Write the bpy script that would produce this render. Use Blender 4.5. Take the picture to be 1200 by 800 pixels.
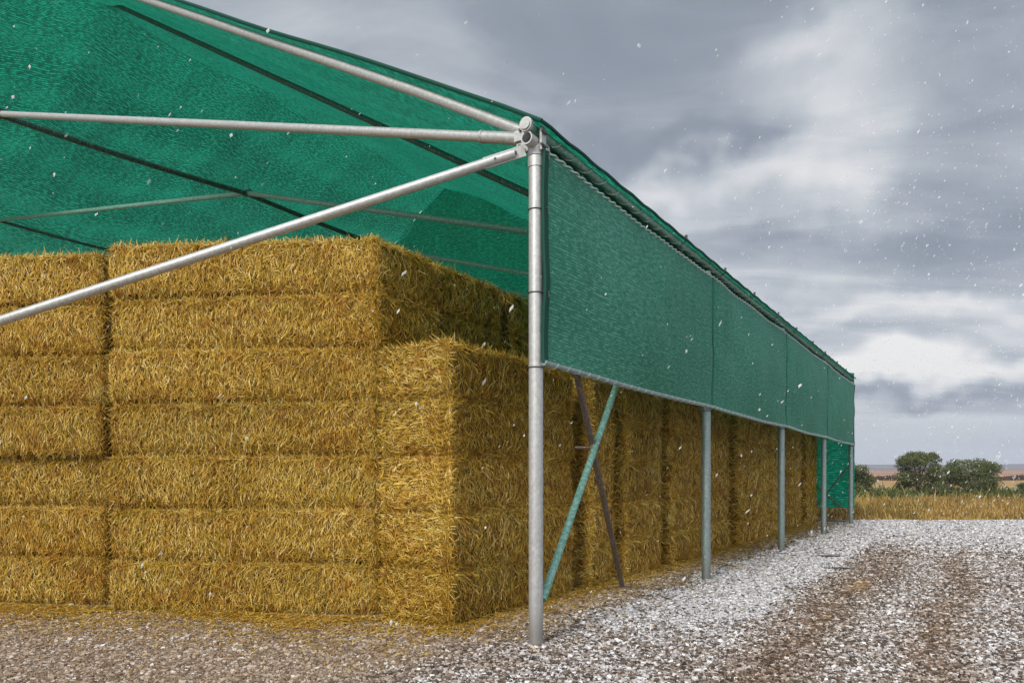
import bpy, math, random
import numpy as np
from mathutils import Vector, Matrix, noise as mnoise

for o in list(bpy.data.objects):
    bpy.data.objects.remove(o)
scene = bpy.context.scene
C = scene.collection
R = math.radians
rng = np.random.default_rng(11)
random.seed(5)

# ------------------------------------------------------------------ camera
EYE = 1.6
F = 850.0
cam = bpy.data.cameras.new('camera')
cam.sensor_width = 36.0
cam.lens = F / 1200.0 * 36.0
cam.shift_y = 158.0 / 1200.0
cam.clip_end = 9000.0
cam.clip_start = 0.05
camo = bpy.data.objects.new('camera', cam)
C.objects.link(camo)
camo.location = (0, 0, EYE)
camo.rotation_euler = (R(90), 0, 0)
scene.camera = camo

# ------------------------------------------------------------------ exposure
scene.view_settings.view_transform = 'Standard'
scene.view_settings.look = 'None'
scene.view_settings.gamma = 1.0
scene.view_settings.use_curve_mapping = False
scene.view_settings.exposure = 0.08

# ------------------------------------------------------------------ sun (veiled by cloud, from the front left of the shed)
SUN_EL, SUN_AZ = 33.0, -149.0          # azimuth of the sun measured from +Y towards +X
sun = bpy.data.lights.new('sun', 'SUN')
sun.energy = 2.4
sun.angle = R(14)
sun.color = (1.0, 0.94, 0.84)
suno = bpy.data.objects.new('sun', sun)
C.objects.link(suno)
sd = Vector((math.sin(R(SUN_AZ)) * math.cos(R(SUN_EL)), math.cos(R(SUN_AZ)) * math.cos(R(SUN_EL)), math.sin(R(SUN_EL))))
suno.rotation_euler = sd.to_track_quat('Z', 'Y').to_euler()
suno.location = (0, 0, 30)


# ------------------------------------------------------------------ node helpers
class NT:
    def __init__(s, tree):
        s.t = tree
        s.t.nodes.clear()

    def n(s, kind, **kw):
        nd = s.t.nodes.new(kind)
        for k, v in kw.items():
            if k.startswith('i_'):
                key = k[2:]
                key = int(key) if key.isdigit() else key.replace('_', ' ')
                nd.inputs[key].default_value = v
            else:
                setattr(nd, k, v)
        return nd

    def l(s, a, ao, b, bi):
        s.t.links.new(a.outputs[ao], b.inputs[bi])

    def math(s, op, a, b=None, c=None, clamp=False):
        nd = s.t.nodes.new('ShaderNodeMath')
        nd.operation = op
        nd.use_clamp = clamp
        for i, v in enumerate((a, b, c)):
            if v is None:
                continue
            if isinstance(v, (int, float)):
                nd.inputs[i].default_value = v
            else:
                s.t.links.new(v, nd.inputs[i])
        return nd.outputs[0]

    def mix(s, fac, a, b, mode='MIX'):
        nd = s.t.nodes.new('ShaderNodeMix')
        nd.data_type = 'RGBA'
        nd.blend_type = mode
        for idx, v in ((0, fac), (6, a), (7, b)):
            if isinstance(v, (int, float)):
                nd.inputs[idx].default_value = v
            elif isinstance(v, (tuple, list)):
                nd.inputs[idx].default_value = (*v[:3], 1)
            else:
                s.t.links.new(v, nd.inputs[idx])
        return nd.outputs[2]

    def ramp(s, fac, stops, interp='LINEAR'):
        nd = s.t.nodes.new('ShaderNodeValToRGB')
        cr = nd.color_ramp
        cr.interpolation = interp
        while len(cr.elements) < len(stops):
            cr.elements.new(0.5)
        while len(cr.elements) > len(stops):
            cr.elements.remove(cr.elements[-1])
        for e, (p, c) in zip(cr.elements, stops):
            e.position = p
            e.color = (*c, 1) if len(c) == 3 else c
        if isinstance(fac, (int, float)):
            nd.inputs[0].default_value = fac
        else:
            s.t.links.new(fac, nd.inputs[0])
        return nd.outputs[0]

    def step(s, x, lo, hi):
        nd = s.t.nodes.new('ShaderNodeMapRange')
        nd.interpolation_type = 'SMOOTHSTEP'
        nd.inputs['From Min'].default_value = lo
        nd.inputs['From Max'].default_value = hi
        s.t.links.new(x, nd.inputs['Value'])
        return nd.outputs['Result']

    def noise(s, vec, scale, detail=4, rough=0.55, dist=0.0, out='Fac'):
        nd = s.t.nodes.new('ShaderNodeTexNoise')
        nd.inputs['Scale'].default_value = scale
        nd.inputs['Detail'].default_value = detail
        nd.inputs['Roughness'].default_value = rough
        nd.inputs['Distortion'].default_value = dist
        if vec is not None:
            s.t.links.new(vec, nd.inputs['Vector'])
        return nd.outputs[out]

    def mapping(s, vec, loc=(0, 0, 0), rot=(0, 0, 0), sc=(1, 1, 1)):
        nd = s.t.nodes.new('ShaderNodeMapping')
        nd.inputs['Location'].default_value = loc
        nd.inputs['Rotation'].default_value = rot
        nd.inputs['Scale'].default_value = sc
        s.t.links.new(vec, nd.inputs['Vector'])
        return nd.outputs[0]


# ------------------------------------------------------------------ world: low storm cloud over a Nishita sky
def G(v):
    return (v / 255.0 / 12.92) if v < 10 else ((v / 255.0 + 0.055) / 1.055) ** 2.4


def S(r, g, b):
    return (G(r), G(g), G(b))


world = bpy.data.worlds.new("World")
scene.world = world
world.use_nodes = True
w = NT(world.node_tree)
out = w.n('ShaderNodeOutputWorld')
sky = w.n('ShaderNodeTexSky', sky_type='NISHITA', sun_disc=False)
sky.sun_elevation = R(SUN_EL)
sky.sun_rotation = R(SUN_AZ)
bg1 = w.n('ShaderNodeBackground', i_Strength=0.06)
w.l(sky, 0, bg1, 'Color')
tc = w.n('ShaderNodeTexCoord')
dirv = tc.outputs['Generated']
sep = w.n('ShaderNodeSeparateXYZ')
w.t.links.new(dirv, sep.inputs[0])
dx, dy, dz = sep.outputs
zz = w.math('ADD', w.math('MAXIMUM', dz, 0.0), 0.16)
cmb = w.n('ShaderNodeCombineXYZ')
w.t.links.new(w.math('DIVIDE', dx, zz), cmb.inputs[0])
w.t.links.new(w.math('DIVIDE', dy, zz), cmb.inputs[1])
plane = cmb.outputs[0]
warp = w.noise(plane, 0.55, 3, 0.5, 0.0, 'Color')
vm = w.n('ShaderNodeVectorMath', operation='SCALE')
w.t.links.new(warp, vm.inputs[0])
vm.inputs['Scale'].default_value = 1.1
va = w.n('ShaderNodeVectorMath', operation='ADD')
w.t.links.new(plane, va.inputs[0])
w.l(vm, 0, va, 1)
big = w.noise(w.mapping(va.outputs[0], loc=(2.3, 0.4, 0), sc=(0.9, 1.2, 1)), 0.85, 3, 0.42)
fine = w.noise(w.mapping(va.outputs[0], loc=(7.3, 3.4, 0), sc=(0.7, 1.7, 1)), 2.8, 7, 0.56, 0.5)
den = w.math('ADD', w.math('MULTIPLY', big, 0.72), w.math('MULTIPLY', fine, 0.34))


def blob(px, py, rx, ry, amp):
    """a brighter or darker bank of cloud centred on a compass direction / height"""
    d = Vector(((px - 600) / F, 1, (558 - py) / F)).normalized()
    az, el = math.atan2(d.x, d.y), math.asin(d.z)
    a = w.math('ARCTAN2', dx, dy)
    e = w.math('ARCSINE', dz)
    wob = w.math('MULTIPLY', w.math('SUBTRACT', w.noise(dirv, 3.5, 4, 0.5), 0.5), 0.55)
    wob2 = w.math('MULTIPLY', w.math('SUBTRACT', w.noise(w.mapping(dirv, loc=(5, 2, 1)), 4.5, 4, 0.5), 0.5), 0.30)
    u = w.math('DIVIDE', w.math('ADD', w.math('SUBTRACT', a, az), wob), rx / F)
    v = w.math('DIVIDE', w.math('ADD', w.math('SUBTRACT', e, el), wob2), ry / F)
    q = w.math('ADD', w.math('MULTIPLY', u, u), w.math('MULTIPLY', v, v))
    g = w.math('EXPONENT', w.math('MULTIPLY', q, -1.0))
    return w.math('MULTIPLY', g, amp)


val = den
for b in ((930, 170, 75, 45, 0.20), (800, 210, 110, 22, 0.20), (945, 50, 80, 32, 0.16), (1040, 110, 70, 30, 0.10), (1150, 432, 200, 14, 0.28),
          (1120, 355, 120, 14, 0.15), (1080, 270, 200, 26, -0.09), (800, 168, 120, 15, -0.08), (690, 40, 150, 60, -0.03),
          (1150, 310, 130, 40, -0.12), (1190, 60, 120, 90, -0.08), (1120, 466, 280, 9, -0.17), (860, 250, 190, 18, 0.08)):
    val = w.math('ADD', val, blob(*b))
col = w.ramp(val, [(0.26, S(120, 129, 142)), (0.40, S(147, 155, 168)), (0.51, S(180, 187, 195)), (0.61, S(214, 216, 220)), (0.76, S(246, 244, 241))])
strip = w.math('SUBTRACT', 1.0, w.step(dz, 0.060, 0.078))
col = w.mix(w.math('MULTIPLY', strip, 0.85), col, S(206, 211, 217))
# thin cloud right overhead and behind the viewer lets more light through
over = w.step(dz, 0.55, 0.95)
back = w.step(w.math('MULTIPLY', dy, -1.0), -0.15, 0.8)
gain = w.math('ADD', 1.0, w.math('ADD', w.math('MULTIPLY', over, 0.9), w.math('MULTIPLY', back, 0.7)))
bg2 = w.n('ShaderNodeBackground')
w.t.links.new(col, bg2.inputs['Color'])
w.t.links.new(gain, bg2.inputs['Strength'])
ms = w.n('ShaderNodeMixShader', i_0=0.93)
w.l(bg1, 0, ms, 1)
w.l(bg2, 0, ms, 2)
w.l(ms, 0, out, 'Surface')


# ------------------------------------------------------------------ materials
def mat(name):
    m = bpy.data.materials.new(name)
    m.use_nodes = True
    return m, NT(m.node_tree)


def island_mat(name, stops, rough=0.8, spec=0.3, trans=0.0, big=None, bigscale=1.0, perobj=False):
    """every little piece of the mesh takes its own tone from the ramp; the tone drifts slowly over the object"""
    m, t = mat(name)
    o = t.n('ShaderNodeOutputMaterial')
    g = t.n('ShaderNodeNewGeometry')
    tcn = t.n('ShaderNodeTexCoord')
    c = t.ramp(g.outputs['Random Per Island'], stops)
    if perobj:
        oi = t.n('ShaderNodeObjectInfo')
        c = t.mix(1.0, c, t.ramp(oi.outputs['Random'], [(0, (0.90, 0.90, 0.84)), (0.5, (0.98, 0.98, 0.94)), (1, (1.05, 1.03, 1.0))]), 'MULTIPLY')
    if big:
        nz = t.noise(g.outputs['Position'], bigscale, 3, 0.6)
        if perobj:
            n2 = t.noise(t.mapping(g.outputs['Position'], loc=(3, 8, 1), sc=(1, 1, 1.6)), 3.4, 4, 0.65)
            c = t.mix(t.math('MULTIPLY', t.step(n2, 0.50, 0.68), 0.75), c, t.mix(1.0, c, (0.80, 0.60, 0.42), 'MULTIPLY'))
            c = t.mix(t.math('MULTIPLY', t.step(n2, 0.48, 0.34), 0.5), c, t.mix(1.0, c, (0.85, 0.92, 0.75), 'MULTIPLY'))
        c = t.mix(t.step(nz, 0.42, 0.62), c, t.mix(1.0, c, big, 'MULTIPLY'))
    b = t.n('ShaderNodeBsdfPrincipled', i_Roughness=rough)
    b.inputs['Specular IOR Level'].default_value = spec
    t.t.links.new(c, b.inputs['Base Color'])
    if trans > 0:
        tr = t.n('ShaderNodeBsdfTranslucent')
        t.t.links.new(c, tr.inputs['Color'])
        mx = t.n('ShaderNodeMixShader', i_0=trans)
        t.l(b, 0, mx, 1)
        t.l(tr, 0, mx, 2)
        t.l(mx, 0, o, 'Surface')
    else:
        t.l(b, 0, o, 'Surface')
    return m


M = {}
M['straw'] = island_mat('straw', [(0.0, (0.13, 0.07, 0.008)), (0.22, (0.38, 0.225, 0.02)), (0.55, (0.63, 0.40, 0.045)),
                                  (0.82, (0.78, 0.54, 0.11)), (1.0, (0.88, 0.75, 0.38))], 0.55, 0.35, 0.12, (0.88, 0.82, 0.62), 0.9, True)
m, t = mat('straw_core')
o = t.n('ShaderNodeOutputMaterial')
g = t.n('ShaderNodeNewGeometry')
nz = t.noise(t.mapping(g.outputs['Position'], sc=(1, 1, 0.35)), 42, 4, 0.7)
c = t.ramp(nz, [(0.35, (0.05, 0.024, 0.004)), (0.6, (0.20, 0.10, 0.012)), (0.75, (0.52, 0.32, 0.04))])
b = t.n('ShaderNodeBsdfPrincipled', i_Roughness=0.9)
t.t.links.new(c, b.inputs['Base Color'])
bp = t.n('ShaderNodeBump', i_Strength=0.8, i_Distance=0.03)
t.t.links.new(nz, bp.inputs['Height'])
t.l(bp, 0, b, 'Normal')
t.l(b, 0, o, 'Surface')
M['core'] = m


def steel(name, base, dark, rust=0.0, metal=0.55, rough=0.42, ghost=None):
    m, t = mat(name)
    o = t.n('ShaderNodeOutputMaterial')
    g = t.n('ShaderNodeNewGeometry')
    p = g.outputs['Position']
    sp = t.noise(p, 28, 5, 0.65)
    st = t.noise(t.mapping(p, sc=(9, 9, 0.8)), 6, 4, 0.6)
    c = t.mix(t.step(sp, 0.40, 0.66), dark, base)
    c = t.mix(t.math('MULTIPLY', t.step(st, 0.5, 0.75), 0.35), c, (0.62, 0.64, 0.62))
    sc = t.noise(p, 90, 3, 0.7)
    c = t.mix(t.math('MULTIPLY', t.step(sc, 0.62, 0.72), 0.6), c, (0.16, 0.15, 0.13))
    rs = t.noise(t.mapping(p, loc=(4, 4, 4)), 11, 5, 0.7)
    c = t.mix(t.math('MULTIPLY', t.step(rs, 0.62 - rust * 0.3, 0.72), 0.3 + rust * 0.6), c, (0.17, 0.075, 0.03))
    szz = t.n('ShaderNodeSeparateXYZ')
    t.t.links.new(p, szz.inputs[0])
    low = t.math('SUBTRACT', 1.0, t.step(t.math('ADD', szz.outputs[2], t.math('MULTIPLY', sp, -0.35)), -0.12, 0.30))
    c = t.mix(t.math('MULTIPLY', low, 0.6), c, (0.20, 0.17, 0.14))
    b = t.n('ShaderNodeBsdfPrincipled', i_Metallic=metal)
    t.t.links.new(c, b.inputs['Base Color'])
    t.t.links.new(t.math('ADD', rough - 0.08, t.math('MULTIPLY', sp, 0.3)), b.inputs['Roughness'])
    bp = t.n('ShaderNodeBump', i_Strength=0.25, i_Distance=0.004)
    t.t.links.new(sp, bp.inputs['Height'])
    t.l(bp, 0, b, 'Normal')
    t.l(b, 0, o, 'Surface')
    return m


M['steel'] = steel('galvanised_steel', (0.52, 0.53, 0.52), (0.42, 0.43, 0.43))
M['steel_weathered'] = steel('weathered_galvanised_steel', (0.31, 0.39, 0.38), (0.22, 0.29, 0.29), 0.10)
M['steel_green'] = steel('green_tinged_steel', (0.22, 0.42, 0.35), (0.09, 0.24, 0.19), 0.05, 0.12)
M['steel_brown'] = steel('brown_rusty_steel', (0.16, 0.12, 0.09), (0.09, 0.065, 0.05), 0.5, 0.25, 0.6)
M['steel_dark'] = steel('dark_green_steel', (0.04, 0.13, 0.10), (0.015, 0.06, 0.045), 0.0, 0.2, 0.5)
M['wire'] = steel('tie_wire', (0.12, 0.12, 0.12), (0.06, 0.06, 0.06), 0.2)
M['rope'] = island_mat('pale_cord', [(0, (0.24, 0.36, 0.32)), (1, (0.45, 0.52, 0.48))], 0.7)


def net(name, base, light, hole, trans, rows=(1.6, 8.2), dsc=(9, 26)):
    """knitted shade cloth: rows of dashes with small holes, laid out in metres on the cloth"""
    m, t = mat(name)
    o = t.n('ShaderNodeOutputMaterial')
    uv = t.n('ShaderNodeUVMap', uv_map='UVMap')
    u = uv.outputs[0]
    g = t.n('ShaderNodeNewGeometry')
    w1 = t.n('ShaderNodeTexWave', wave_type='BANDS', bands_direction='Y')
    w1.inputs['Scale'].default_value = 1.0
    w1.inputs['Distortion'].default_value = 1.2
    w1.inputs['Detail'].default_value = 2
    w1.inputs['Detail Scale'].default_value = 2.0
    t.t.links.new(t.mapping(u, sc=(*rows, 1)), w1.inputs['Vector'])
    dash = t.noise(t.mapping(u, sc=(*dsc, 1)), 1.0, 3, 0.7)
    dot = t.noise(t.mapping(u, loc=(3, 5, 0), sc=(34, 44, 1)), 1.0, 2, 0.6)
    cloud = t.noise(g.outputs['Position'], 0.55, 4, 0.6)
    weave = t.math('MULTIPLY', w1.outputs['Fac'], t.step(dash, 0.42, 0.62))
    c = t.mix(weave, base, light)
    c = t.mix(t.math('MULTIPLY', t.step(dot, 0.60, 0.72), 0.45), c, tuple(min(1, 1.9 * x + 0.03) for x in light))
    c = t.mix(t.math('MULTIPLY', t.step(cloud, 0.35, 0.7), 0.8), c, t.mix(1.0, c, (1.5, 1.22, 1.28), 'MULTIPLY'))
    drip = t.noise(t.mapping(u, loc=(1, 9, 0), sc=(2.2, 0.35, 1)), 1.6, 5, 0.65)
    c = t.mix(t.math('MULTIPLY', t.step(drip, 0.52, 0.70), 0.38), c, t.mix(1.0, c, (0.45, 0.62, 0.58), 'MULTIPLY'))
    d = t.n('ShaderNodeBsdfPrincipled', i_Roughness=0.55)
    d.inputs['Specular IOR Level'].default_value = 0.25
    tr = t.n('ShaderNodeBsdfTranslucent')
    t.t.links.new(c, d.inputs['Base Color'])
    t.t.links.new(t.mix(1.0, c, (1.0, 1.15, 1.05), 'MULTIPLY'), tr.inputs['Color'])
    mx = t.n('ShaderNodeMixShader', i_0=trans)
    t.l(d, 0, mx, 1)
    t.l(tr, 0, mx, 2)
    tp = t.n('ShaderNodeBsdfTransparent')
    tp.inputs['Color'].default_value = (0.8, 0.95, 0.88, 1)
    mx2 = t.n('ShaderNodeMixShader')
    hd = t.math('MULTIPLY', t.step(t.math('ADD', dot, t.math('MULTIPLY', w1.outputs['Fac'], -0.12)), 0.30, 0.42), 1.0)
    t.t.links.new(t.math('MULTIPLY', t.math('SUBTRACT', 1.0, hd), hole, clamp=True), mx2.inputs[0])
    t.l(mx, 0, mx2, 1)
    t.l(tp, 0, mx2, 2)
    bp = t.n('ShaderNodeBump', i_Strength=0.5, i_Distance=0.006)
    t.t.links.new(weave, bp.inputs['Height'])
    t.l(bp, 0, d, 'Normal')
    t.l(mx2, 0, o, 'Surface')
    return m


M['net_roof'] = net('green_roof_net', (0.003, 0.105, 0.064), (0.018, 0.42, 0.285), 0.10, 0.60, (1.2, 6.2), (7, 19))
M['net_side'] = net('green_side_net', (0.024, 0.185, 0.120), (0.12, 0.40, 0.295), 0.12, 0.30, (1.7, 10.5), (9, 30))
M['net_end'] = net('brightened_green_end_net', (0.003, 0.175, 0.10), (0.015, 0.46, 0.30), 0.04, 0.70, (0.9, 4.2), (5, 13))  # same netting, colour and translucency brightened to offset dim light on the far gable
M['net_hem'] = net('dark_green_hem', (0.003, 0.07, 0.045), (0.01, 0.12, 0.08), 0.0, 0.2)

# shed axes: V runs along the shed away from the viewer, U runs across it to the left and back
VX, VY = 543 / F, 1.0
n_ = math.hypot(VX, VY)
V = Vector((VX / n_, VY / n_, 0))
U = Vector((-V.y, V.x, 0))
P0 = Vector((0.225, 6.83, 0))
BAY = 0.632 * 6.83 * n_
NB = 4
LEN = BAY * NB


def sh(v, u, z):
    return P0 + V * v + U * u + Vector((0, 0, z))


def snow_mask(t, p):
    """thin snow lying in a pale band beside the shed, worn through by two wheel tracks (metres from the post line)"""
    dp = t.n('ShaderNodeVectorMath', operation='SUBTRACT')
    t.t.links.new(p, dp.inputs[0])
    dp.inputs[1].default_value = tuple(P0)
    dq = t.n('ShaderNodeVectorMath', operation='DOT_PRODUCT')
    t.t.links.new(dp.outputs[0], dq.inputs[0])
    dq.inputs[1].default_value = tuple(-U)
    dv = t.n('ShaderNodeVectorMath', operation='DOT_PRODUCT')
    t.t.links.new(dp.outputs[0], dv.inputs[0])
    dv.inputs[1].default_value = tuple(V)
    q0, v0 = dq.outputs['Value'], dv.outputs['Value']
    nz = t.noise(p, 0.7, 4, 0.6)
    nf = t.noise(p, 3.2, 4, 0.65)
    q = t.math('ADD', q0, t.math('MULTIPLY', t.math('SUBTRACT', nz, 0.5), 1.3))
    band = t.math('MULTIPLY', t.step(q, -0.75, 0.15), t.math('SUBTRACT', 1.0, t.step(q, 1.25, 1.9)))
    band = t.math('MULTIPLY', band, t.step(v0, -2.6, 3.5))
    far = t.step(v0, 6.5, 17.0)
    far = t.math('MULTIPLY', far, t.step(q, -0.9, 0.1))
    base = t.math('ADD', 0.12, t.math('MULTIPLY', t.step(q, -0.7, 0.5), 0.22))
    s = t.math('MAXIMUM', t.math('MAXIMUM', t.math('MULTIPLY', band, 0.64), t.math('MULTIPLY', far, 0.64)), base)
    qq = t.math('ADD', q0, t.math('MULTIPLY', t.math('SUBTRACT', t.noise(p, 0.35, 2), 0.5), 0.7))
    tr = None
    for c0, wd, am in ((2.05, 0.42, 0.9), (3.2, 0.25, 0.9), (4.7, 0.5, 0.5)):
        d = t.math('DIVIDE', t.math('SUBTRACT', qq, c0), wd)
        gq = t.math('MULTIPLY', t.math('EXPONENT', t.math('MULTIPLY', t.math('MULTIPLY', d, d), -1.0)), am)
        tr = gq if tr is None else t.math('MAXIMUM', tr, gq)
    tr = t.math('MULTIPLY', tr, t.math('SUBTRACT', 1.0, t.math('MULTIPLY', t.step(v0, 8, 15), 0.85)))
    tr = t.math('MULTIPLY', tr, t.step(nf, 0.3, 0.6))
    s = t.math('SUBTRACT', s, t.math('MULTIPLY', tr, 0.28), clamp=True)
    s = t.math('ADD', s, t.math('MULTIPLY', t.math('SUBTRACT', nf, 0.5), 0.7), clamp=True)
    return s, tr, q


def gravel(name, stones):
    m, t = mat(name)
    o = t.n('ShaderNodeOutputMaterial')
    g = t.n('ShaderNodeNewGeometry')
    p = g.outputs['Position']
    s, tr, q = snow_mask(t, p)
    if stones:
        rnd = g.outputs['Random Per Island']
        cell = rnd
        hgt = None
    else:
        vo = t.n('ShaderNodeTexVoronoi', feature='F1')
        vo.inputs['Scale'].default_value = 22
        t.t.links.new(p, vo.inputs['Vector'])
        sp = t.n('ShaderNodeSeparateColor')
        t.l(vo, 'Color', sp, 0)
        cell = sp.outputs[0]
        hgt = vo.outputs['Distance']
    dry = t.ramp(cell, [(0.0, (0.035, 0.025, 0.018)), (0.25, (0.10, 0.072, 0.052)), (0.5, (0.22, 0.165, 0.125)), (0.72, (0.36, 0.285, 0.225)), (0.90, (0.50, 0.42, 0.35)), (1.0, (0.74, 0.69, 0.63))])
    soil = t.mix(1.0, dry, (0.68, 0.56, 0.46), 'MULTIPLY')
    dry = t.mix(tr, dry, soil)
    tan = t.mix(0.45, dry, (0.50, 0.34, 0.20))
    inside = t.math('SUBTRACT', 1.0, t.step(q, -0.9, -0.2))
    dry = t.mix(t.math('MULTIPLY', inside, 0.55), dry, tan)
    wht = t.ramp(cell, [(0.0, (0.12, 0.10, 0.095)), (0.2, (0.32, 0.30, 0.30)), (0.5, (0.48, 0.465, 0.475)), (0.8, (0.64, 0.63, 0.65)), (1.0, (0.86, 0.86, 0.88))])
    pick = t.noise(t.mapping(p, loc=(9, 1, 3)), 16 if not stones else 5, 2, 0.6)
    thr = t.math('ADD', t.math('MULTIPLY', cell, 0.55), t.math('MULTIPLY', pick, 0.45))
    dsn = t.math('SUBTRACT', t.math('MULTIPLY', s, 1.15), t.math('SUBTRACT', 1.0, thr))
    fac = t.step(dsn, -0.22, 0.22)
    c = t.mix(fac, dry, wht)
    b = t.n('ShaderNodeBsdfPrincipled', i_Roughness=0.75)
    t.t.links.new(c, b.inputs['Base Color'])
    if hgt is not None:
        bp = t.n('ShaderNodeBump', i_Strength=0.9, i_Distance=0.03)
        bp.invert = True
        t.t.links.new(hgt, bp.inputs['Height'])
        t.l(bp, 0, b, 'Normal')
    t.l(b, 0, o, 'Surface')
    return m


M['gravel'] = gravel('snow_dusted_gravel', False)
M['stones'] = gravel('loose_stones', True)

m, t = mat('fields')
o = t.n('ShaderNodeOutputMaterial')
g = t.n('ShaderNodeNewGeometry')
p = g.outputs['Position']
sx = t.n('ShaderNodeSeparateXYZ')
t.t.links.new(p, sx.inputs[0])
nb = t.noise(t.mapping(p, sc=(0.25, 1, 1)), 0.02, 4, 0.6)
nf = t.noise(p, 0.6, 5, 0.6)
yy = t.math('ADD', sx.outputs[1], t.math('MULTIPLY', t.math('SUBTRACT', nb, 0.5), 90))
rp = t.ramp(t.math('DIVIDE', yy, 1000.0), [(0.0, (0.33, 0.19, 0.05)), (0.047, (0.33, 0.20, 0.05)), (0.056, (0.10, 0.12, 0.03)), (0.085, (0.11, 0.13, 0.035)),
                                          (0.10, (0.42, 0.25, 0.07)), (0.17, (0.40, 0.22, 0.07)), (0.19, (0.16, 0.10, 0.06)), (0.23, (0.62, 0.28, 0.10)),
                                          (0.36, (0.55, 0.25, 0.10)), (0.42, (0.28, 0.15, 0.09)), (0.60, (0.42, 0.21, 0.12)), (1.0, (0.18, 0.12, 0.11))])
rp = t.mix(t.math('MULTIPLY', t.step(nf, 0.4, 0.7), 0.4), rp, (0.13, 0.12, 0.05))
b = t.n('ShaderNodeBsdfPrincipled', i_Roughness=1.0)
t.t.links.new(rp, b.inputs['Base Color'])
t.l(b, 0, o, 'Surface')
M['fields'] = m

m, t = mat('hill_heath')
o = t.n('ShaderNodeOutputMaterial')
g = t.n('ShaderNodeNewGeometry')
nz = t.noise(g.outputs['Position'], 0.006, 6, 0.65)
c = t.ramp(nz, [(0.35, (0.03, 0.035, 0.04)), (0.5, (0.06, 0.06, 0.06)), (0.65, (0.11, 0.085, 0.08))])
b = t.n('ShaderNodeBsdfPrincipled', i_Roughness=1.0)
t.t.links.new(c, b.inputs['Base Color'])
t.l(b, 0, o, 'Surface')
M['hills'] = m

M['leaf'] = island_mat('tree_leaves', [(0, (0.05, 0.065, 0.025)), (0.5, (0.12, 0.145, 0.05)), (0.85, (0.17, 0.195, 0.075)), (1, (0.24, 0.25, 0.12))], 0.6, 0.3, 0.15)
M['weeds'] = island_mat('green_weeds', [(0, (0.04, 0.06, 0.015)), (0.6, (0.10, 0.13, 0.03)), (1, (0.26, 0.22, 0.07))], 0.7, 0.3, 0.1)
M['dry_grass'] = island_mat('dry_grass', [(0, (0.19, 0.11, 0.03)), (0.5, (0.38, 0.235, 0.06)), (1, (0.60, 0.43, 0.17))], 0.7, 0.3, 0.1, (0.55, 0.62, 0.5), 0.22)
M['hedge'] = island_mat('hedge_leaves', [(0, (0.07, 0.045, 0.03)), (1, (0.14, 0.085, 0.05))], 0.8, 0.2)
m, t = mat('snowflakes')
o = t.n('ShaderNodeOutputMaterial')
b = t.n('ShaderNodeBsdfPrincipled', i_Roughness=0.6)
b.inputs['Base Color'].default_value = (0.92, 0.93, 0.95, 1)
tr = t.n('ShaderNodeBsdfTranslucent')
tr.inputs['Color'].default_value = (0.92, 0.93, 0.95, 1)
mx = t.n('ShaderNodeMixShader', i_0=0.45)
t.l(b, 0, mx, 1)
t.l(tr, 0, mx, 2)
tp = t.n('ShaderNodeBsdfTransparent')
g = t.n('ShaderNodeNewGeometry')
mx2 = t.n('ShaderNodeMixShader')
t.t.links.new(t.math('MULTIPLY', g.outputs['Random Per Island'], 0.9), mx2.inputs[0])
t.l(mx, 0, mx2, 1)
t.l(tp, 0, mx2, 2)
t.l(mx2, 0, o, 'Surface')
M['snow'] = m
m, t = mat('bark')
o = t.n('ShaderNodeOutputMaterial')
g = t.n('ShaderNodeNewGeometry')
nz = t.noise(t.mapping(g.outputs['Position'], sc=(6, 6, 1)), 4, 4)
b = t.n('ShaderNodeBsdfPrincipled', i_Roughness=0.9)
t.t.links.new(t.ramp(nz, [(0.3, (0.04, 0.03, 0.02)), (0.7, (0.14, 0.11, 0.08))]), b.inputs['Base Color'])
t.l(b, 0, o, 'Surface')
M['bark'] = m
m, t = mat('wet_mud')
o = t.n('ShaderNodeOutputMaterial')
b = t.n('ShaderNodeBsdfPrincipled', i_Roughness=0.35)
g = t.n('ShaderNodeNewGeometry')
t.t.links.new(t.ramp(t.noise(g.outputs['Position'], 9, 4), [(0.4, (0.05, 0.04, 0.035)), (0.65, (0.16, 0.13, 0.11))]), b.inputs['Base Color'])
t.l(b, 0, o, 'Surface')
M['mud'] = m


# ------------------------------------------------------------------ mesh helpers
def mesh_np(name, verts, faces, mats, smooth=False, midx=None, uv=None):
    """verts (n,3), faces (m,4) or (m,3) int array"""
    me = bpy.data.meshes.new(name)
    verts = np.asarray(verts, np.float32)
    faces = np.asarray(faces, np.int32)
    nf, k = faces.shape
    me.vertices.add(len(verts))
    me.vertices.foreach_set('co', verts.ravel())
    me.loops.add(nf * k)
    me.loops.foreach_set('vertex_index', faces.ravel())
    me.polygons.add(nf)
    me.polygons.foreach_set('loop_start', np.arange(0, nf * k, k, dtype=np.int32))
    me.polygons.foreach_set('loop_total', np.full(nf, k, np.int32))
    for mm in mats:
        me.materials.append(mm)
    if midx is not None:
        me.polygons.foreach_set('material_index', np.asarray(midx, np.int32))
    if uv is not None:
        l = me.uv_layers.new(name='UVMap')
        l.data.foreach_set('uv', np.asarray(uv, np.float32)[faces.ravel()].ravel())
    me.polygons.foreach_set('use_smooth', np.full(nf, smooth))
    me.update(calc_edges=True)
    return me


def link(name, me, parent=None, loc=None):
    o = bpy.data.objects.new(name, me)
    C.objects.link(o)
    if parent:
        o.parent = parent
    if loc is not None:
        o.location = loc
    return o


def empty(name, loc=(0, 0, 0)):
    o = bpy.data.objects.new(name, None)
    C.objects.link(o)
    o.location = loc
    o.empty_display_size = 0.2
    return o


def tag(o, label=None, cat=None, group=None, kind=None):
    for k, v in (('label', label), ('category', cat), ('group', group), ('kind', kind)):
        if v:
            o[k] = v
    return o


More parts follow.
